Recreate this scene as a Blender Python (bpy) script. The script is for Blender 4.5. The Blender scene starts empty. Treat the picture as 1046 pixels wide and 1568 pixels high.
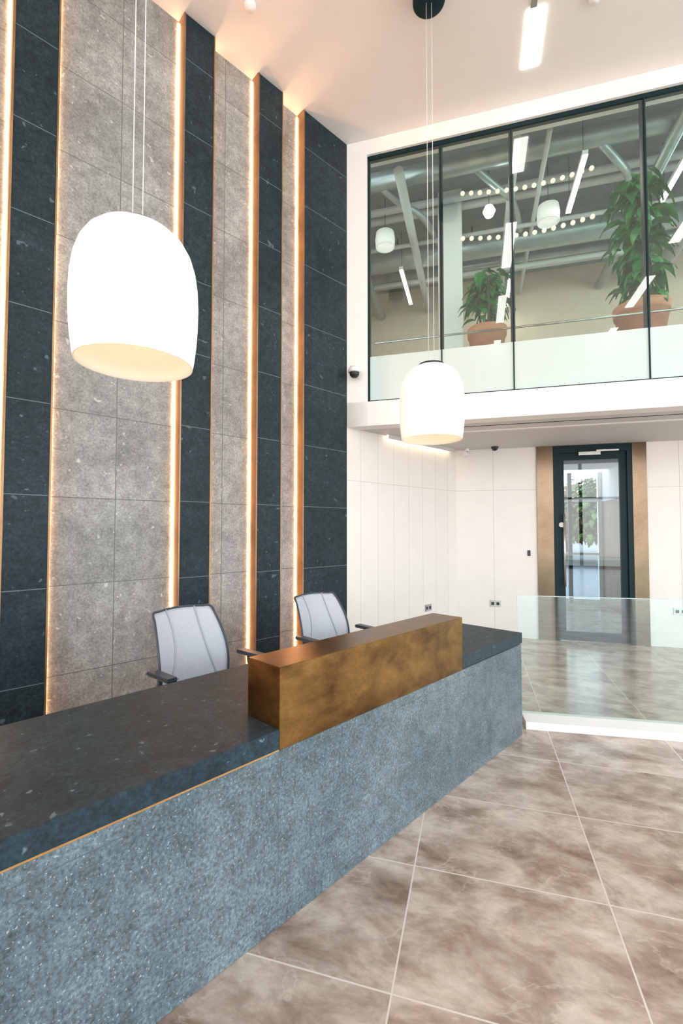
import bpy, bmesh, math, random
from mathutils import Vector, Matrix
random.seed(7)
scene = bpy.context.scene
scene.view_settings.view_transform = 'Standard'
scene.view_settings.look = 'None'
rad = math.radians

# ------------------------------------------------------------------ materials
class NT:
    def __init__(s, name):
        s.m = bpy.data.materials.new(name); s.m.use_nodes = True
        s.t = s.m.node_tree; s.n = s.t.nodes
        s.b = s.n['Principled BSDF']
    def add(s, typ, **kw):
        nd = s.n.new(typ)
        for k, v in kw.items(): setattr(nd, k, v)
        return nd
    def link(s, a, b): s.t.links.new(a, b)
    def coord(s, mapping=None, scale=None):
        tc = s.add('ShaderNodeTexCoord')
        return tc.outputs['Object']
    def noise(s, vec, scale, detail=4, rough=.55, dist=0.0):
        n = s.add('ShaderNodeTexNoise'); s.link(vec, n.inputs['Vector'])
        n.inputs['Scale'].default_value = scale; n.inputs['Detail'].default_value = detail
        n.inputs['Roughness'].default_value = rough; n.inputs['Distortion'].default_value = dist
        return n.outputs['Fac']
    def ramp(s, fac, stops):
        r = s.add('ShaderNodeValToRGB'); s.link(fac, r.inputs['Fac'])
        e = r.color_ramp.elements
        e[0].position, e[0].color = stops[0][0], (*stops[0][1], 1)
        e[1].position, e[1].color = stops[-1][0], (*stops[-1][1], 1)
        for p, c in stops[1:-1]:
            x = e.new(p); x.color = (*c, 1)
        return r.outputs['Color']
    def mix(s, fac, a, b, mode='MIX'):
        m = s.add('ShaderNodeMix', data_type='RGBA', blend_type=mode)
        for sock, v in ((m.inputs[0], fac), (m.inputs[6], a), (m.inputs[7], b)):
            if isinstance(v, (int, float)): sock.default_value = v
            elif isinstance(v, tuple): sock.default_value = (*v, 1)
            else: s.link(v, sock)
        return m.outputs[2]
    def brick(s, vec, w, h, off, mortar=.003):
        mp = s.add('ShaderNodeVectorMath', operation='SUBTRACT'); s.link(vec, mp.inputs[0])
        mp.inputs[1].default_value = (off[0], off[1], 0)
        b = s.add('ShaderNodeTexBrick'); s.link(mp.outputs[0], b.inputs['Vector'])
        b.offset = 0; b.squash = 1
        b.inputs['Color1'].default_value = (.35, .35, .35, 1); b.inputs['Color2'].default_value = (.65, .65, .65, 1)
        b.inputs['Mortar'].default_value = (.5, .5, .5, 1)
        b.inputs['Scale'].default_value = 1; b.inputs['Mortar Size'].default_value = mortar
        b.inputs['Mortar Smooth'].default_value = 0; b.inputs['Brick Width'].default_value = w
        b.inputs['Row Height'].default_value = h
        return b.outputs['Fac'], b.outputs['Color']
    def xz(s, vec):
        sp = s.add('ShaderNodeSeparateXYZ'); s.link(vec, sp.inputs[0])
        cb = s.add('ShaderNodeCombineXYZ')
        s.link(sp.outputs[0], cb.inputs[0]); s.link(sp.outputs[2], cb.inputs[1])
        return cb.outputs[0]
    def bump(s, h, strength=.2, dist=.01):
        b = s.add('ShaderNodeBump'); b.inputs['Strength'].default_value = strength
        b.inputs['Distance'].default_value = dist
        s.link(h, b.inputs['Height']); s.link(b.outputs[0], s.b.inputs['Normal'])

def plain(name, col, rough=.5, metal=0, emis=None, es=0, nz=.06, nscale=6, spec=.5):
    t = NT(name); v = t.coord()
    f = t.noise(v, nscale, 3)
    c = t.ramp(f, [(.3, tuple(max(0, x*(1-nz)) for x in col)), (.7, tuple(min(1, x*(1+nz)) for x in col))])
    t.link(c, t.b.inputs['Base Color'])
    t.b.inputs['Roughness'].default_value = rough; t.b.inputs['Metallic'].default_value = metal
    t.b.inputs['Specular IOR Level'].default_value = spec
    if emis:
        t.b.inputs['Emission Color'].default_value = (*emis, 1); t.b.inputs['Emission Strength'].default_value = es
    return t.m

def stone(name, c1, c2, speck, rough=.5, tile=None, joint=(.3, .3, .3), big=1.6, fine=55, speckpos=.66, bump=.15, specscale=38, planar='xz', mortar=.003, tint=.12, sdist=.3, amp=.45, mott=0, spec=.5):
    t = NT(name); v = t.coord()
    f1 = t.noise(v, big, 5, .6, .6); f2 = t.noise(v, fine, 4, .7)
    base = t.ramp(f1, [(.3, c1), (.72, c2)])
    fg = t.ramp(f2, [(.32, (1-amp,)*3), (.68, (1+amp,)*3)])
    base = t.mix(1.0, base, fg, 'MULTIPLY')
    if mott:
        f4 = t.noise(v, 13, 5, .7)
        mg = t.ramp(f4, [(.32, (1-mott,)*3), (.68, (1+mott,)*3)])
        base = t.mix(1.0, base, mg, 'MULTIPLY')
    f3 = t.noise(v, specscale, 2, .5, sdist)
    mk = t.ramp(f3, [(speckpos, (0, 0, 0)), (speckpos+.05, (1, 1, 1))])
    base = t.mix(mk, base, speck)
    if tile:
        vv = t.xz(v) if planar == 'xz' else v
        m, tc = t.brick(vv, tile[0], tile[1], (tile[2], tile[3]), mortar)
        tt = t.ramp(tc, [(.3, (1-tint,)*3), (.7, (1+tint,)*3)])
        base = t.mix(1.0, base, tt, 'MULTIPLY')
        base = t.mix(m, base, joint)
    t.link(base, t.b.inputs['Base Color'])
    t.b.inputs['Roughness'].default_value = rough
    t.b.inputs['Specular IOR Level'].default_value = spec
    t.bump(f2, bump, .004)
    return t.m

M = {}
M['dark_panel'] = stone('dark_slate_panel', (.009, .019, .024), (.021, .036, .043), (.08, .12, .13), .5,
                        (40, .64, -20, -.783), (.12, .16, .17), speckpos=.69, specscale=18, spec=.22, mott=.3)
M['light_panel'] = stone('flamed_grey_stone', (.20, .20, .188), (.36, .36, .34), (.50, .50, .48), .6,
                         (.463, .64, .776, -.783), (.12, .12, .11), speckpos=.68, fine=60, specscale=22, bump=.2, amp=.35, mott=.25)
M['desk_stone'] = stone('blue_grey_granite', (.065, .100, .115), (.145, .190, .207), (.33, .39, .40), .32,
                        (1.4, .56, 1.16-1.4*4, .065), (.07, .10, .11), big=1.8, fine=80, speckpos=.635, specscale=120, tint=.05, mortar=.0015, bump=.25, amp=.6, mott=.35)
M['counter'] = stone('leathered_slate', (.009, .024, .032), (.024, .046, .057), (.12, .17, .18), .5, None, speckpos=.69, specscale=26, bump=.35, spec=.3, mott=.3)

def marble_floor():
    t = NT('taupe_marble_tiles'); v = t.coord()
    m, tc = t.brick(v, .80, .609, (-.284-.80*10, 2.183-.609*20), .0032)
    sh = t.add('ShaderNodeVectorMath', operation='SCALE'); t.link(tc, sh.inputs[0]); sh.inputs['Scale'].default_value = 30
    ad = t.add('ShaderNodeVectorMath', operation='ADD'); t.link(v, ad.inputs[0]); t.link(sh.outputs[0], ad.inputs[1])
    rt = t.add('ShaderNodeMapping'); t.link(ad.outputs[0], rt.inputs['Vector'])
    rt.inputs['Rotation'].default_value = (0, 0, .7); rt.inputs['Scale'].default_value = (.8, 1.3, 1)
    w = rt.outputs[0]
    f1 = t.noise(w, 4.2, 7, .62, .35); f2 = t.noise(w, 15, 6, .7, .3); f3 = t.noise(w, 1.7, 5, .55, .6)
    base = t.ramp(f1, [(.32, (.25, .172, .122)), (.43, (.375, .28, .215)), (.54, (.51, .41, .33)), (.70, (.65, .56, .475))])
    fg = t.ramp(f2, [(.30, (.80,)*3), (.66, (1.12,)*3)])
    base = t.mix(1.0, base, fg, 'MULTIPLY')
    vein = t.ramp(f3, [(.492, (0, 0, 0)), (.4995, (1, 1, 1)), (.5005, (1, 1, 1)), (.508, (0, 0, 0))])
    vm = t.mix(.3, (0, 0, 0), vein)
    base = t.mix(vm, base, (.72, .61, .51))
    tt = t.ramp(tc, [(.3, (.9,)*3), (.7, (1.08,)*3)])
    base = t.mix(1.0, base, tt, 'MULTIPLY')
    base = t.mix(m, base, (.70, .62, .54))
    t.link(base, t.b.inputs['Base Color'])
    t.b.inputs['Roughness'].default_value = .17
    return t.m
M['floor'] = marble_floor()

def bronze(name, c1, c2, rough, metal=.85, sc=3, streak=False, dist=.2):
    t = NT(name); v = t.coord()
    if streak:
        mp = t.add('ShaderNodeMapping'); t.link(v, mp.inputs['Vector']); mp.inputs['Scale'].default_value = (1, 1, 1.5); v = mp.outputs[0]
    f1 = t.noise(v, sc, 5, .6, dist); f2 = t.noise(v, 60, 3, .6)
    c = t.ramp(f1, [(.3, c1), (.7, c2)]); g = t.ramp(f2, [(.3, (.9,)*3), (.7, (1.08,)*3)])
    t.link(t.mix(1.0, c, g, 'MULTIPLY'), t.b.inputs['Base Color'])
    r = t.ramp(f1, [(.3, (rough*.85,)*3), (.7, (rough*1.15,)*3)])
    t.link(r, t.b.inputs['Roughness']); t.b.inputs['Metallic'].default_value = metal
    return t.m
M['bronze'] = bronze('aged_bronze', (.085, .040, .012), (.29, .158, .046), .32, .92, 4.5, True, .3)
M['bronze_trim'] = bronze('bronze_trim', (.24, .13, .065), (.40, .24, .13), .4, .7)
M['brass'] = bronze('brass_line', (.55, .30, .11), (.7, .40, .16), .35)
M['bronze_door'] = bronze('bronze_door_reveal', (.15, .10, .065), (.27, .195, .13), .24, .95, 1.2)

def panel_white(name, w, h, ox, oz, col=(.84, .80, .75), joint=(.50, .46, .42)):
    t = NT(name); v = t.coord(); m, tc = t.brick(t.xz(v), w, h, (ox, oz), .0025)
    f = t.noise(v, 5, 4)
    c = t.ramp(f, [(.3, tuple(x*.96 for x in col)), (.7, col)])
    tt = t.ramp(tc, [(.3, (.97,)*3), (.7, (1.015,)*3)])
    c = t.mix(1.0, c, tt, 'MULTIPLY'); c = t.mix(m, c, joint)
    t.link(c, t.b.inputs['Base Color']); t.b.inputs['Roughness'].default_value = .45
    return t.m
M['side_white'] = panel_white('white_cladding_side', .305, 2.10, 3.921, 0, (.80, .76, .71))
M['back_white'] = panel_white('white_cladding_back', .58, 2.10, 1.08, 0)
M['white'] = plain('white_paint', (.86, .83, .79), .6, nz=.01)
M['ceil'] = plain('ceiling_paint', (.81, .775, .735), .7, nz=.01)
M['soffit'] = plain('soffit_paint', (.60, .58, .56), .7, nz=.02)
M['black'] = plain('black_metal', (.006, .022, .027), .45, .0, spec=.2)
M['blk_plastic'] = plain('black_plastic', (.02, .022, .025), .45)
M['white_plastic'] = plain('white_plastic', (.8, .8, .78), .4, nz=.01)
M['steel'] = plain('brushed_steel', (.6, .6, .58), .25, .9)
M['led'] = plain('warm_led_strip', (1, .8, .6), .5, 0, (1.0, .54, .28), 46)
M['cove'] = plain('cove_led', (1, .9, .8), .5, 0, (1.0, .74, .5), 9)
M['lampw'] = plain('linear_diffuser', (1, 1, 1), .5, 0, (1, .96, .9), 8)
M['lampm'] = plain('linear_diffuser_mezzanine', (1, 1, 1), .5, 0, (1, .93, .80), 28)
M['bulb'] = plain('frosted_bulb', (1, 1, 1), .5, 0, (1, .85, .65), 2)
M['shade'] = plain('opal_glass_shade', (.88, .86, .83), .3, 0, (1, .95, .88), .30, nz=.005)
M['shade_in'] = plain('opal_glass_inner', (.9, .82, .72), .5, 0, (1, .80, .58), .24, nz=.01)
M['mezz_wall'] = plain('mezzanine_plaster', (.68, .55, .42), .7, nz=.03)
M['mezz_ceil'] = plain('exposed_slab_paint', (.22, .29, .28), .7, nz=.1)
M['duct'] = plain('galvanised_duct', (.42, .50, .50), .35, .6, nz=.1)
M['pipe'] = plain('painted_pipe', (.6, .62, .6), .4, nz=.05)
M['terracotta'] = plain('terracotta', (.60, .26, .15), .7, nz=.12)
M['soil'] = plain('potting_soil', (.05, .03, .02), .9)
M['leaf'] = plain('green_leaves', (.04, .23, .06), .4, nz=.5, nscale=9)
M['leaf2'] = plain('tree_leaves', (.10, .16, .03), .6, nz=.5, nscale=3)
M['leaf3'] = plain('autumn_leaves', (.34, .14, .03), .6, nz=.4, nscale=3)
M['bark'] = plain('bark', (.12, .08, .05), .8, nz=.3)
M['fairy'] = plain('festoon_bulbs', (1, .8, .7), .5, 0, (1, .62, .42), .9)
M['mesh_grey'] = plain('chair_mesh_fabric', (.46, .49, .53), .6, nz=.04, nscale=60)
M['chair_rib'] = plain('chair_rib_plastic', (.34, .37, .41), .45)
M['chair_dark'] = plain('chair_dark_plastic', (.03, .045, .06), .4)
M['pave'] = plain('pavement', (.26, .26, .26), .8, nz=.1)
M['wood'] = plain('timber_lining', (.26, .13, .07), .5, nz=.25, nscale=3)

def glass(name, tint, base=.05, gain=.8, power=4.0, rough=0.0):
    t = NT(name); t.n.remove(t.b)
    lw = t.add('ShaderNodeLayerWeight'); lw.inputs['Blend'].default_value = .5
    p = t.add('ShaderNodeMath', operation='POWER'); t.link(lw.outputs['Facing'], p.inputs[0]); p.inputs[1].default_value = power
    q = t.add('ShaderNodeMath', operation='MULTIPLY_ADD'); t.link(p.outputs[0], q.inputs[0]); q.inputs[1].default_value = gain; q.inputs[2].default_value = base
    q.use_clamp = True
    tr = t.add('ShaderNodeBsdfTransparent'); tr.inputs[0].default_value = (*tint, 1)
    gl = t.add('ShaderNodeBsdfGlossy'); gl.inputs['Roughness'].default_value = rough; gl.inputs[0].default_value = (.95, 1, .99, 1)
    mx = t.add('ShaderNodeMixShader'); t.link(q.outputs[0], mx.inputs[0]); t.link(tr.outputs[0], mx.inputs[1]); t.link(gl.outputs[0], mx.inputs[2])
    t.link(mx.outputs[0], t.n['Material Output'].inputs[0])
    return t.m
M['glass'] = glass('clear_window_glass', (.80, .94, .91), .10, .7, 3.2)
M['glass_rail'] = glass('balustrade_glass', (.80, .94, .91), .12, .75, 3.0)
M['glass_door'] = glass('door_glass', (.50, .56, .58), .08, .7, 4)
def frosted():
    t = NT('frosted_glass'); t.n.remove(t.b)
    d = t.add('ShaderNodeBsdfDiffuse'); d.inputs[0].default_value = (.68, .82, .79, 1)
    tl = t.add('ShaderNodeBsdfTranslucent'); tl.inputs[0].default_value = (.72, .86, .84, 1)
    g = t.add('ShaderNodeBsdfGlossy'); g.inputs['Roughness'].default_value = .15
    a = t.add('ShaderNodeMixShader'); a.inputs[0].default_value = .25; t.link(d.outputs[0], a.inputs[1]); t.link(tl.outputs[0], a.inputs[2])
    b = t.add('ShaderNodeMixShader'); b.inputs[0].default_value = .08; t.link(a.outputs[0], b.inputs[1]); t.link(g.outputs[0], b.inputs[2])
    t.link(b.outputs[0], t.n['Material Output'].inputs[0])
    return t.m
M['frosted'] = frosted()

# ------------------------------------------------------------------ mesh helpers
def frame(origin, ang): return Matrix.Translation(Vector((origin[0], origin[1], origin[2] if len(origin) > 2 else 0))) @ Matrix.Rotation(rad(ang), 4, 'Z')
FL = frame((-2.585, 2.659), 44.2)
FD = frame((-1.0505, 1.0069), 46.2)
FW = frame((.052, 5.224), -16.2)
FF = frame((0, 0), -16.2)
FG = frame((1.437, 3.79), -11.2)

def mkobj(name, me, mat, fr=None, parent=None, smooth=False):
    ob = bpy.data.objects.new(name, me); scene.collection.objects.link(ob)
    if mat is not None: me.materials.append(M[mat] if isinstance(mat, str) else mat)
    if parent is not None: ob.parent = parent
    if fr is not None: ob.matrix_local = fr
    if smooth:
        for p in me.polygons: p.use_smooth = True
    return ob
def empty(name, fr):
    e = bpy.data.objects.new(name, None); scene.collection.objects.link(e); e.matrix_world = fr; e.empty_display_size = .2
    return e
def box(name, x0, x1, y0, y1, z0, z1, mat, fr=None, parent=None, bev=0):
    bm = bmesh.new(); bmesh.ops.create_cube(bm, size=1)
    for v in bm.verts:
        v.co = Vector((x0+(v.co.x+.5)*(x1-x0), y0+(v.co.y+.5)*(y1-y0), z0+(v.co.z+.5)*(z1-z0)))
    if bev: bmesh.ops.bevel(bm, geom=bm.edges[:], offset=bev, segments=2, affect='EDGES')
    me = bpy.data.meshes.new(name); bm.to_mesh(me); bm.free()
    return mkobj(name, me, mat, fr, parent)
def quad(name, pts, mat, fr=None, parent=None):
    me = bpy.data.meshes.new(name); me.from_pydata(pts, [], [tuple(range(len(pts)))]); me.update()
    return mkobj(name, me, mat, fr, parent)
def prism(name, pts, z0, z1, mat, fr=None, parent=None):
    n = len(pts)
    vs = [(p[0], p[1], z0) for p in pts]+[(p[0], p[1], z1) for p in pts]
    fs = [tuple(reversed(range(n))), tuple(range(n, 2*n))]+[(i, (i+1) % n, n+(i+1) % n, n+i) for i in range(n)]
    me = bpy.data.meshes.new(name); me.from_pydata(vs, [], fs); me.update()
    return mkobj(name, me, mat, fr, parent)
def lathe(name, prof, mat, loc=(0, 0, 0), parent=None, seg=64, fr=None):
    vs, fs = [], []
    for r, z in prof:
        for i in range(seg):
            a = 2*math.pi*i/seg; vs.append((r*math.cos(a), r*math.sin(a), z))
    for j in range(len(prof)-1):
        for i in range(seg):
            k = (i+1) % seg; fs.append((j*seg+i, j*seg+k, (j+1)*seg+k, (j+1)*seg+i))
    me = bpy.data.meshes.new(name); me.from_pydata(vs, [], fs); me.update()
    return mkobj(name, me, mat, fr if fr is not None else Matrix.Translation(Vector(loc)), parent, True)
def cyl(name, p0, p1, r, mat, parent=None, fr=None, seg=20, r2=None):
    p0, p1 = Vector(p0), Vector(p1); d = p1-p0
    bm = bmesh.new(); bmesh.ops.create_cone(bm, cap_ends=True, segments=seg, radius1=r, radius2=r if r2 is None else r2, depth=d.length)
    q = d.to_track_quat('Z', 'Y').to_matrix().to_4x4()
    bm.transform(Matrix.Translation((p0+p1)/2) @ q)
    me = bpy.data.meshes.new(name); bm.to_mesh(me); bm.free()
    for p in me.polygons: p.use_smooth = len(p.vertices) == 4
    return mkobj(name, me, mat, fr, parent)
def tube(name, pts, r, mat, parent=None, fr=None, cyclic=False):
    cu = bpy.data.curves.new(name, 'CURVE'); cu.dimensions = '3D'; cu.bevel_depth = r; cu.bevel_resolution = 4; cu.resolution_u = 8
    sp = cu.splines.new('BEZIER'); sp.bezier_points.add(len(pts)-1)
    for b, p in zip(sp.bezier_points, pts):
        b.co = p; b.handle_left_type = b.handle_right_type = 'AUTO'
    sp.use_cyclic_u = cyclic; cu.materials.append(M[mat])
    tmp = bpy.data.objects.new(name+'_tmp', cu); scene.collection.objects.link(tmp)
    dg = bpy.context.evaluated_depsgraph_get(); me = bpy.data.meshes.new_from_object(tmp.evaluated_get(dg)); me.name = name
    bpy.data.objects.remove(tmp)
    me.materials.clear()
    return mkobj(name, me, mat, fr, parent, True)

CZ = 6.02; SZ = 2.704
# ------------------------------------------------------------------ room shell
quad('floor', [(-11, -11, 0), (11, -11, 0), (11, 12, 0), (-11, 12, 0)], 'floor', FF)
box('ceiling', -9, 9, -12, .25, CZ, CZ+.15, 'ceil', FW)

wl = empty('wall_left', FL)
bpy.context.view_layer.update()
box('recess_stone', -5.2, 3.678, .10, .20, 0, CZ, 'light_panel', None, wl)
darks = [(-5.2, -4.9), (-3.9, -3.6), (-2.9, -2.62), (-1.7, -1.42), (-.71, -.425), (.501, .776), (1.702, 1.990), (2.461, 2.755), (3.034, 3.678)]
for i, (a, b) in enumerate(darks):
    box(f'carcass_{i}', a+.012, b-.012, .012, .099, .002, CZ-.002, 'blk_plastic', None, wl)
    box(f'slate_facing_{i}', a+.011, b-(.011 if b < 3.6 else 0), -.012, .012, .002, CZ-.004, 'dark_panel', None, wl)
    # bronze fins capping both edges of every slate pier
    box(f'bronze_fin_left_{i}', a-.004, a+.010, -.018, .099, .002, CZ-.003, 'bronze_trim', None, wl, .0015)
    if b < 3.6: box(f'bronze_fin_right_{i}', b-.010, b+.002, -.018, .099, .002, CZ-.003, 'bronze_trim', None, wl, .0015)
    if a > -5: box(f'led_left_{i}', a-.011, a-.005, .092, .099, .01, CZ-.02, 'led', None, wl)
    if b < 3.6: box(f'led_right_{i}', b+.010, b+.016, .090, .099, .01, CZ-.02, 'led', None, wl)
box('wall_side', 3.68, 5.966, 0, .12, 0, SZ+.2, 'side_white', FL)

box('wall_header', 0, 9, 0, .2, 5.845, CZ, 'white', FW)
box('wall_pier', .004, .249, 0, .2, SZ+.002, 5.845, 'white', FW)
box('trim_bulkhead', .004, 9, 0, .2, SZ, 2.979, 'white', FW)
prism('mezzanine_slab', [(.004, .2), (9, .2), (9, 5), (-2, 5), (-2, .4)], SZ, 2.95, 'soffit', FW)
win = empty('window_1', FW)
mull = [.249, 1.074, 1.810, 3.045, 4.28, 5.5, 6.75, 8.0, 9.0]
box('head', .249, 9, .03, .09, 5.80, 5.845, 'black', None, win)
box('cill', .249, 9, .03, .08, 2.979, 2.997, 'black', None, win)
box('jamb', .249, .275, .03, .09, 2.98, 5.845, 'black', None, win)
for i, t in enumerate(mull[1:-1]):
    box(f'mullion_{i}', t-.02, t+.02, .05, .12, 3.50, 5.82, 'black', None, win)
    box(f'joint_{i}', t-.006, t+.006, .028, .05, 2.99, 5.82, 'black', None, win)
for i in range(len(mull)-1):
    a, b = mull[i]+.006, mull[i+1]-.006
    quad(f'pane_{i}', [(a, .04, 3.50), (b, .04, 3.50), (b, .04, 5.82), (a, .04, 5.82)], 'glass', None, win)
    quad(f'frosted_pane_{i}', [(a, .04, 2.99), (b, .04, 2.99), (b, .04, 3.50), (a, .04, 3.50)], 'frosted', None, win)
cyl('handrail', (.27, .35, 3.78), (9, .35, 3.78), .012, 'steel', win)

box('wall_mezzanine_back', -2, 9, 4.2, 4.3, 2.95, 6.4, 'mezz_wall', FW)
box('wall_mezzanine_left', -2.1, -2, .4, 4.3, 2.95, 6.4, 'mezz_wall', FW)
box('ceiling_mezzanine', -2.1, 9, .2, 4.3, 6.4, 6.5, 'mezz_ceil', FW)
box('trim_upstand', 0, 9, .2, .25, 6.02, 6.4, 'mezz_ceil', FW)
box('column_mezzanine', .93, 1.26, 1.6, 1.9, 2.95, 6.4, 'white', FW)
sv = empty('ceiling_services', FW)
for i, (y, z, r) in enumerate([(.8, 6.12, .11), (1.5, 6.2, .05), (1.7, 6.2, .05), (2.5, 6.05, .18), (3.3, 6.2, .07), (3.6, 6.2, .05), (1.15, 6.28, .03), (2.0, 5.95, .03), (3.0, 5.9, .04)]):
    cyl(f'duct_{i}', (-1.9, y, z), (8.9, y, z), r, 'duct' if r > .06 else 'pipe', sv)
for i, (x, z, r) in enumerate([(.55, 5.9, .06), (1.9, 5.98, .05), (2.25, 6.0, .03), (3.6, 5.95, .07), (4.4, 5.9, .12), (-.4, 5.9, .09)]):
    cyl(f'branch_{i}', (x, .4, z), (x, 4.15, z), r, 'duct' if r > .06 else 'pipe', sv)
for i, x in enumerate([.2, 1.4, 2.8, 4.0, 5.2]):
    tube(f'flex_{i}', [(x, .8, 6.1), (x+.25, 1.0, 5.95), (x+.5, 1.4, 5.98), (x+.7, 2.2, 6.02)], .045, 'duct', sv)
    cyl(f'hanger_{i}', (x, 2.5, 6.2), (x, 2.5, 6.4), .01, 'black', sv)
for i, (x, y0, y1) in enumerate([(2.62, .5, 1.5), (3.72, .55, 1.6), (.3, 2.2, 3.4), (2.0, 2.9, 4.0), (5.2, 1.0, 2.4)]):
    e = empty('linear_ceiling_light', FW @ Matrix.Translation((x, 0, 5.7)))
    box('housing', -.03, .03, y0, y1, .0, .05, 'white_plastic', None, e)
    box('diffuser', -.028, .028, y0+.01, y1-.01, -.008, 0, 'lampm', None, e)
    cyl('cable_1', (0, y0+.1, .05), (0, y0+.1, .69), .003, 'black', e)
    cyl('cable_2', (0, y1-.1, .05), (0, y1-.1, .69), .003, 'black', e)
for (x, y, z) in [(2.38, 1.5, 5.64), (.176, 1.5, 5.68)]:
    e = empty('drum_pendant_lamp', FW @ Matrix.Translation((x, y, z)))
    lathe('shade', [(.0, .22), (.10, .22), (.13, .20), (.145, .1), (.135, -.02), (.125, -.02), (.12, .05)], 'shade', parent=e, seg=32)
    cyl('cable', (0, 0, .2), (0, 0, 6.4-z), .004, 'black', e)
e = empty('globe_pendant_lamp', FW @ Matrix.Translation((1.62, 1.2, 5.72)))
lathe('globe', [(.001, .08), (.05, .065), (.08, 0), (.05, -.065), (.001, -.08)], 'lampw', parent=e, seg=24)
cyl('cable', (0, 0, .07), (0, 0, .68), .004, 'black', e)
bm = bmesh.new()
for (xa, xb, z0, y) in [(1.30, 2.66, 5.47, .42), (1.30, 2.66, 4.93, .42)]:
    n = 15
    for i in range(n):
        t = i/(n-1); x = xa+(xb-xa)*t; z = z0-.07*math.sin(math.pi*t)
        bmesh.ops.create_uvsphere(bm, u_segments=10, v_segments=6, radius=.026, matrix=Matrix.Translation((x, y, z)))
me = bpy.data.meshes.new('festoon_lights'); bm.to_mesh(me); bm.free(); mkobj('festoon_lights', me, 'fairy', FW)

def leafmesh(name, stems, n, L, Wd, spread, zr, droop, mat, parent):
    vs, fs = [], []
    for _ in range(n):
        sx, sy = random.choice(stems)
        z = random.uniform(*zr); a = random.uniform(0, 2*math.pi); rr = random.uniform(.02, spread)
        o = Vector((sx+math.cos(a)*rr, sy+math.sin(a)*rr, z))
        el = random.uniform(-droop, droop*.2)
        d = Vector((math.cos(a)*math.cos(el), math.sin(a)*math.cos(el), math.sin(el)))
        s = Vector((-math.sin(a), math.cos(a), 0)); up = s.cross(d)*-1
        l = L*random.uniform(.7, 1.2); w = Wd*random.uniform(.8, 1.2)
        b = len(vs)
        for t, ww, dz in [(0, 0.05, 0), (.3, .85, .02), (.6, .9, 0), (.85, .5, -.06), (1, .02, -.14)]:
            c = o+d*l*t+Vector((0, 0, dz*l*3))
            vs += [c-s*w*ww*.5+up*.12*w, c, c+s*w*ww*.5+up*.12*w]
        for k in range(4):
            q = b+3*k; fs += [(q, q+1, q+4, q+3), (q+1, q+2, q+5, q+4)]
    me = bpy.data.meshes.new(name); me.from_pydata(vs, [], fs); me.update()
    return mkobj(name, me, mat, None, parent, True)
def potted(x, y, zt, rp, hl, n, L, sp):
    h = .5
    e = empty('potted_plant', FW @ Matrix.Translation((x, y, zt-h)))
    lathe('pot', [(.001, 0), (rp*.68, 0), (rp*.95, h-.1), (rp, h-.1), (rp*1.03, h), (rp*.93, h), (rp*.9, h-.06), (.001, h-.06)], 'terracotta', parent=e, seg=40)
    lathe('soil', [(.001, h-.05), (rp*.9, h-.05)], 'soil', parent=e, seg=24)
    st = [(-.08, .02), (.07, .05), (.02, -.08)]
    for i, (a, b) in enumerate(st):
        tube(f'stem_{i}', [(a*.5, b*.5, h-.07), (a*1.2, b, h+hl*.4), (a, b*1.4, h+hl*.85)], .014, 'bark', e)
    leafmesh('foliage', st, n, L, L*.5, sp, (h+.14, h+hl), 1.2, 'leaf', e)
potted(3.19, .7, 3.99, .27, 1.5, 135, .27, .10)
potted(1.57, 1.0, 4.06, .235, .72, 80, .21, .10)
b = empty('planter_bench', FW)
for i, (a, c, y0, y1, zt) in enumerate([(2.8, 3.6, .4, 1.35, 3.488), (1.2, 1.95, .6, 1.4, 3.558)]):
    box(f'top_{i}', a, c, y0, y1, zt-.04, zt, 'wood', None, b)
    for k, (px, py) in enumerate([(a+.05, y0+.1), (c-.05, y0+.1), (a+.05, y1-.1), (c-.05, y1-.1)]):
        box(f'leg_{i}_{k}', px-.03, px+.03, py-.03, py+.03, 2.95, zt-.04, 'wood', None, b)

box('wall_back', 1.133, 2.458, 1.988, 2.12, 0, SZ, 'back_white', FW)
box('wall_back_right', 3.432, 9, 1.988, 2.12, 0, SZ, 'back_white', FW)
dr = empty('door_1', FW)
box('bronze_jamb_left', 2.245, 2.456, 1.965, 1.988, 0, SZ-.002, 'bronze_door', None, dr)
box('bronze_jamb_right', 3.434, 3.602, 1.965, 1.988, 0, SZ-.002, 'bronze_door', None, dr)
for nm, a in (('frame_left', 2.458), ('frame_right', 3.372)):
    box(nm, a, a+.06, 1.97, 2.1, 0, SZ-.004, 'black', None, dr)
box('frame_head', 2.518, 3.372, 1.97, 2.1, 2.60, SZ-.004, 'black', None, dr)
box('leaf_stile_left', 2.522, 2.60, 2.0, 2.05, .01, 2.60, 'black', None, dr)
box('leaf_stile_right', 3.29, 3.368, 2.0, 2.05, .01, 2.60, 'black', None, dr)
box('leaf_rail_top', 2.60, 3.29, 2.0, 2.05, 2.50, 2.60, 'black', None, dr)
box('leaf_rail_bottom', 2.60, 3.29, 2.0, 2.05, .01, .13, 'black', None, dr)
quad('leaf_glass', [(2.60, 2.025, .13), (3.29, 2.025, .13), (3.29, 2.025, 2.5), (2.60, 2.025, 2.5)], 'glass_door', None, dr)
box('door_closer', 2.78, 3.05, 1.94, 1.995, 2.555, 2.60, 'steel', None, dr)
box('closer_arm', 3.0, 3.27, 1.93, 1.95, 2.60, 2.62, 'white_plastic', None, dr)
cyl('pull_handle', (2.585, 1.94, .75), (2.585, 1.94, 1.75), .014, 'steel', dr)
for z in (.85, 1.65): cyl('handle_fixing', (2.585, 1.94, z), (2.585, 2.0, z), .008, 'steel', dr)
cyl('sign_disc', (2.56, 1.985, 1.6), (2.56, 1.999, 1.6), .035, 'white_plastic', dr)

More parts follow.
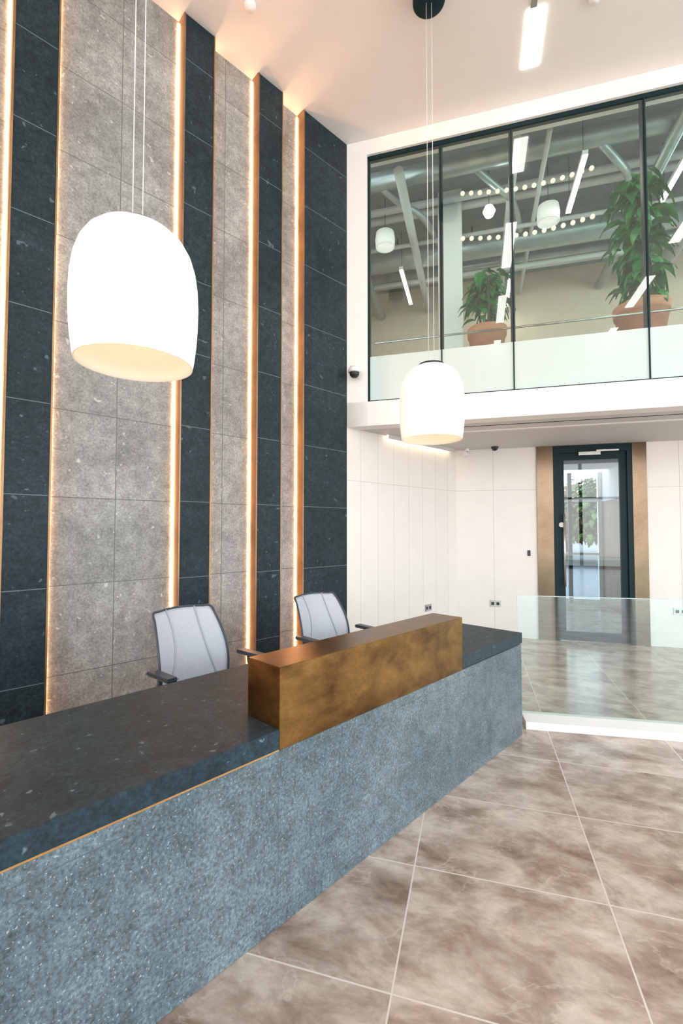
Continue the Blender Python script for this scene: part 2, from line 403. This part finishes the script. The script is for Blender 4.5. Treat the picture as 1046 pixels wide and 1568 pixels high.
# beyond the door
box('wall_vestibule_right', 3.90, 4.1, 2.12, 5.6, 0, 2.1, 'wood', FW)
box('wall_vestibule_right_upper', 3.90, 4.1, 2.12, 5.6, 2.1, SZ, 'white', FW)
box('wall_vestibule_left', 1.1, 1.2, 2.12, 5.6, 0, SZ, 'white', FW)
fc = empty('window_2', FW)
for i, x in enumerate([1.25, 2.05, 2.85, 3.3, 3.86]): box(f'post_{i}', x-.035, x+.035, 5.5, 5.6, 0, SZ, 'white_plastic' if i != 3 else 'black', None, fc)
box('transom', 1.2, 3.9, 5.5, 5.6, 2.1, 2.18, 'white_plastic', None, fc)
box('rail_mid', 1.2, 3.9, 5.5, 5.6, 1.0, 1.05, 'white_plastic', None, fc)
box('base_rail', 1.2, 3.9, 5.5, 5.6, 0, .1, 'white_plastic', None, fc)
quad('ground_outside', [(-20, 5.7, .004), (40, 5.7, .004), (40, 60, .004), (-20, 60, .004)], 'pave', FW)
for i, (x, y) in enumerate([(3.2, 17), (5.6, 19), (8.0, 18), (4.6, 24), (10.5, 22), (7, 27), (11, 29), (2, 21), (6.6, 16), (9.4, 20)]):
    e = empty('street_tree', FW @ Matrix.Translation((x, y, 0)))
    cyl('trunk', (0, 0, 0), (0, 0, 2.4), .12, 'bark', e, r2=.07)
    leafmesh('crown', [(0, 0), (.5, .3), (-.5, -.2), (.1, .6)], 1300, .26, .2, 1.4, (1.0, 3.6), .9, 'leaf2' if i % 2 == 0 or i == 5 else 'leaf3', e)

# soffit fittings
box('trim_soffit_slot', 1.0, 9, .60, .66, SZ-.006, SZ+.001, 'white', FW)
box('trim_soffit_slot_2', 1.0, 9, .35, .365, SZ-.004, SZ+.001, 'black', FW)
e = empty('cove_light', FL)
box('strip', 4.36, 5.80, -.05, -.03, SZ-.014, SZ-.002, 'cove', None, e)
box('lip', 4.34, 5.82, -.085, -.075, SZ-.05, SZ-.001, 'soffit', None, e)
e = empty('dome_camera', FW @ Matrix.Translation((1.68, 1.8, SZ)))
lathe('dome', [(.001, -.06), (.03, -.05), (.05, -.015), (.05, 0)], 'blk_plastic', parent=e, seg=24)
e = empty('security_camera', FW @ Matrix.Translation((1.30, 1.80, SZ)))
cyl('mount', (0, 0, 0), (0, 0, -.05), .03, 'white_plastic', e); cyl('body', (.02, .04, -.08), (-.03, -.08, -.09), .028, 'white_plastic', e)
e = empty('security_camera', FW @ Matrix.Translation((.125, 0, 3.27)))
box('backplate', -.04, .04, -.02, 0, .02, .14, 'white_plastic', None, e, .008)
cyl('arm', (0, 0, .10), (0, -.10, .08), .02, 'white_plastic', e)
lathe('hood', [(.001, .06), (.05, .055), (.07, .02), (.07, -.01), (.001, -.01)], 'white_plastic', (0, -.1, .03), e, 32)
lathe('dome', [(.055, 0), (.052, -.03), (.03, -.055), (.001, -.06)], 'blk_plastic', (0, -.1, .02), e, 32)
e = empty('light_switch', FW @ Matrix.Translation((2.13, 1.988, 1.2))); box('plate', -.02, .02, -.012, 0, -.04, .04, 'blk_plastic', None, e, .003)
def socket(fr):
    e = empty('power_socket', fr); box('plate', -.075, .075, -.01, 0, -.045, .045, 'steel', None, e, .003)
    for k in (-.035, .035): box('insert', k-.02, k+.02, -.013, -.009, -.02, .02, 'blk_plastic', None, e, .002)
socket(FW @ Matrix.Translation((1.67, 1.988, .47)))
socket(FL @ Matrix.Translation((5.25, 0, .47)))
socket(FW @ Matrix.Translation((3.95, 1.988, .47)))

def ff(X, Y): return (X*.960-Y*.279, X*.279+Y*.960)
a = ff(1.679, 3.806); c = ff(1.83, 4.343)
cxm = (a[0]+c[0])/2
e = empty('linear_ceiling_light', FF)
box('diffuser', cxm-.075, cxm+.075, a[1], c[1]-.03, CZ-.012, CZ-.001, 'lampw', None, e)
box('housing_gap', cxm-.05, cxm+.0, a[1]-.25, a[1]-.02, CZ-.012, CZ-.001, 'steel', None, e)
for k in range(1, 4):
    e = empty('linear_ceiling_light', FF)
    box('diffuser', cxm-.075, cxm+.075, a[1]-2.2*k, a[1]-2.2*k+1.2, CZ-.012, CZ-.001, 'lampw', None, e)
    e = empty('linear_ceiling_light', FF)
    box('diffuser', cxm+2.4, cxm+2.55, a[1]-2.2*k, a[1]-2.2*k+1.2, CZ-.012, CZ-.001, 'lampw', None, e)
for X, Y in [(-.78, 3.78), (2.13, 3.72)]:
    e = empty('smoke_detector', Matrix.Translation((X, Y, CZ))); lathe('body', [(.05, 0), (.05, -.02), (.035, -.045), (.001, -.05)], 'white_plastic', parent=e, seg=24)

# ------------------------------------------------------------------ pendant lamps
def pendant(X, Y):
    e = empty('pendant_lamp', Matrix.Translation((X, Y, 2.255)))
    prof = [(.236, 0), (.243, .04), (.250, .10), (.2555, .18), (.2575, .27), (.254, .35), (.244, .42), (.226, .48), (.200, .527), (.165, .562), (.120, .585), (.07, .596), (.001, .60)]
    lathe('shade_outer', prof, 'shade', parent=e, seg=96)
    lathe('shade_inner', [(.236, 0), (.230, .002)]+[(max(.001, r-.008), z-.006) for r, z in prof[1:]], 'shade_in', parent=e, seg=96)
    lathe('cap', [(.10, .592), (.10, .606), (.001, .610)], 'blk_plastic', parent=e, seg=48)
    lathe('bulb', [(.001, .30), (.04, .32), (.055, .37), (.035, .43), (.02, .50), (.02, .59)], 'bulb', parent=e, seg=24)
    for dx in (-.022, .022):
        cyl('cable', (dx, 0, .60), (dx, 0, CZ-2.255-.08), .0022, 'white_plastic', e, seg=8)
    lathe('ceiling_canopy', [(.001, CZ-2.255-.14), (.12, CZ-2.255-.14), (.132, CZ-2.255-.13), (.132, CZ-2.255)], 'black', parent=e, seg=48)
pendant(-.89, 1.965)
pendant(.72, 3.65)

# ------------------------------------------------------------------ reception desk
dk = empty('reception_desk', FD)
CT = .76; CB = .684; S0, S1 = -1.6, 3.483
box('front_stone', S0, S1, 0, .09, 0, .676, 'desk_stone', None, dk, .002)
box('end_stone', S1-.09, S1, .092, .80, 0, .676, 'desk_stone', None, dk, .002)
box('end_stone_far', S0, S0+.09, .092, .80, 0, .676, 'desk_stone', None, dk, .002)
box('brass_reveal', S0, 1.16, -.003, .03, .676, CB, 'brass', None, dk)
box('carcass', S0+.1, S1-.1, .10, .16, .1, .68, 'blk_plastic', None, dk)
prism('counter_slab', [(S0-.01, -.006), (1.158, -.006), (1.158, .212), (2.596, .212), (2.596, -.004), (S1+.004, -.004), (S1+.004, .825), (S0-.01, .825)], CB, CT, 'counter', None, dk)
box('bronze_plinth_box', 1.16, 2.594, -.004, .21, .677, 1.0, 'bronze', None, dk, .002)

# ------------------------------------------------------------------ office chairs
def chair(s, y, rot, dz=0):
    e = empty('office_chair', FD @ Matrix.Translation((s, y, 0)) @ Matrix.Rotation(rad(rot), 4, 'Z'))
    def bp(u, v):
        w = .272-.062*v**1.5-.04*(1-v)**3
        z = .55+(.47+dz)*v
        yy = .21+.17*v-.05*math.sin(v*math.pi)-.055*(u*u)+.01
        if v > .9: z -= .012*(u*u)
        return Vector((u*w, yy, z))
    NU, NV = 16, 18
    vs = [bp(-1+2*i/NU, j/NV) for j in range(NV+1) for i in range(NU+1)]
    fs = [(j*(NU+1)+i, j*(NU+1)+i+1, (j+1)*(NU+1)+i+1, (j+1)*(NU+1)+i) for j in range(NV) for i in range(NU)]
    me = bpy.data.meshes.new('back_mesh'); me.from_pydata([tuple(v) for v in vs], [], fs); me.update()
    ob = mkobj('back_mesh', me, 'mesh_grey', None, e, True)
    md = ob.modifiers.new('s', 'SOLIDIFY'); md.thickness = .006
    loop = [bp(-1+2*i/8, 1) for i in range(9)]+[bp(1, 1-j/8) for j in range(1, 9)]+[bp(1-2*i/8, 0) for i in range(1, 9)]+[bp(-1, j/8) for j in range(1, 8)]
    tube('back_frame', [tuple(p) for p in loop], .0075, 'chair_dark', e, cyclic=True)
    for sg in (-1, 1):
        pts = [bp(sg*(.75-.35*t*(1-t)*2-.25*(1-t)), 1-t)+Vector((0, -.004, 0)) for t in [k/8 for k in range(9)]]
        tube(f'back_rib_{"r" if sg > 0 else "l"}', [tuple(p) for p in pts], .004, 'chair_rib', e)
    tube('back_spine', [(0, .0, .40), (0, .22, .42), (0, .30, .58), (0, .34, .80)], .022, 'chair_dark', e)
    box('seat_cushion', -.245, .245, -.23, .22, .44, .505, 'mesh_grey', None, e, .025)
    box('seat_pan', -.2, .2, -.18, .2, .40, .44, 'chair_dark', None, e, .01)
    for sg in (-1, 1):
        box(f'arm_pad_{sg}', sg*.32-.04, sg*.32+.04, -.10, .15, .695, .72, 'chair_dark', None, e, .012)
        tube(f'arm_post_{sg}', [(sg*.19, .06, .42), (sg*.32, .05, .46), (sg*.32, .04, .70)], .016, 'chair_dark', e)
    cyl('gas_column', (0, 0, .1), (0, 0, .41), .026, 'steel', e)
    for k in range(5):
        a = 2*math.pi*k/5+.3; c, s_ = math.cos(a), math.sin(a)
        cyl(f'base_leg_{k}', (0, 0, .115), (.29*c, .29*s_, .075), .024, 'chair_dark', e, r2=.014)
        cyl(f'castor_{k}', (.29*c-.02*s_, .29*s_+.02*c, .03), (.29*c+.02*s_, .29*s_-.02*c, .03), .03, 'blk_plastic', e)
chair(1.53, 1.12, 4)
chair(2.68, 1.12, -4, -.03)

# ------------------------------------------------------------------ glass balustrade
gb = empty('glass_balustrade', FG)
box('plinth', 0.02, 7, -.18, .05, 0, .058, 'white', None, gb, .003)
for i in range(4):
    a, c = 0+1.75*i, 1.74+1.75*i
    quad(f'glass_{i}', [(a, 0, .058), (c, 0, .058), (c, 0, 1.0), (a, 0, 1.0)], 'glass_rail', None, gb)
    box(f'glass_edge_{i}', a, c, -.005, .005, 1.0, 1.004, 'frosted', None, gb)
box('glass_edge_end', -.003, .001, -.005, .005, .0, 1.0, 'frosted', None, gb)

fa = empty('window_3', FF)
for i in range(9):
    x = -8+2*i; box(f'post_{i}', x-.05, x+.05, -6.1, -5.95, 0, CZ, 'black', None, fa)
for z in (0.0, 2.7, 5.9): box(f'rail_{z}', -8, 8, -6.08, -5.97, z, z+.08, 'black', None, fa)

# ------------------------------------------------------------------ world / camera
w = bpy.data.worlds.new('sky'); scene.world = w; w.use_nodes = True
nt = w.node_tree; bg = nt.nodes['Background']
tc = nt.nodes.new('ShaderNodeTexCoord'); sp = nt.nodes.new('ShaderNodeSeparateXYZ'); rp = nt.nodes.new('ShaderNodeValToRGB')
nt.links.new(tc.outputs['Generated'], sp.inputs[0]); nt.links.new(sp.outputs[2], rp.inputs[0]); nt.links.new(rp.outputs[0], bg.inputs[0])
el = rp.color_ramp.elements
el[0].position = 0; el[0].color = (.87, .86, .84, 1)
el[1].position = .6; el[1].color = (.62, .79, 1, 1)
bg.inputs[1].default_value = 4.7

cam = bpy.data.cameras.new('camera'); co = bpy.data.objects.new('camera', cam); scene.collection.objects.link(co)
co.location = (0, 0, 1.55); co.rotation_euler = (rad(92.03), 0, 0)
cam.sensor_fit = 'HORIZONTAL'; cam.sensor_width = 24; cam.lens = 24*706/1046; cam.clip_start = .05
scene.camera = co
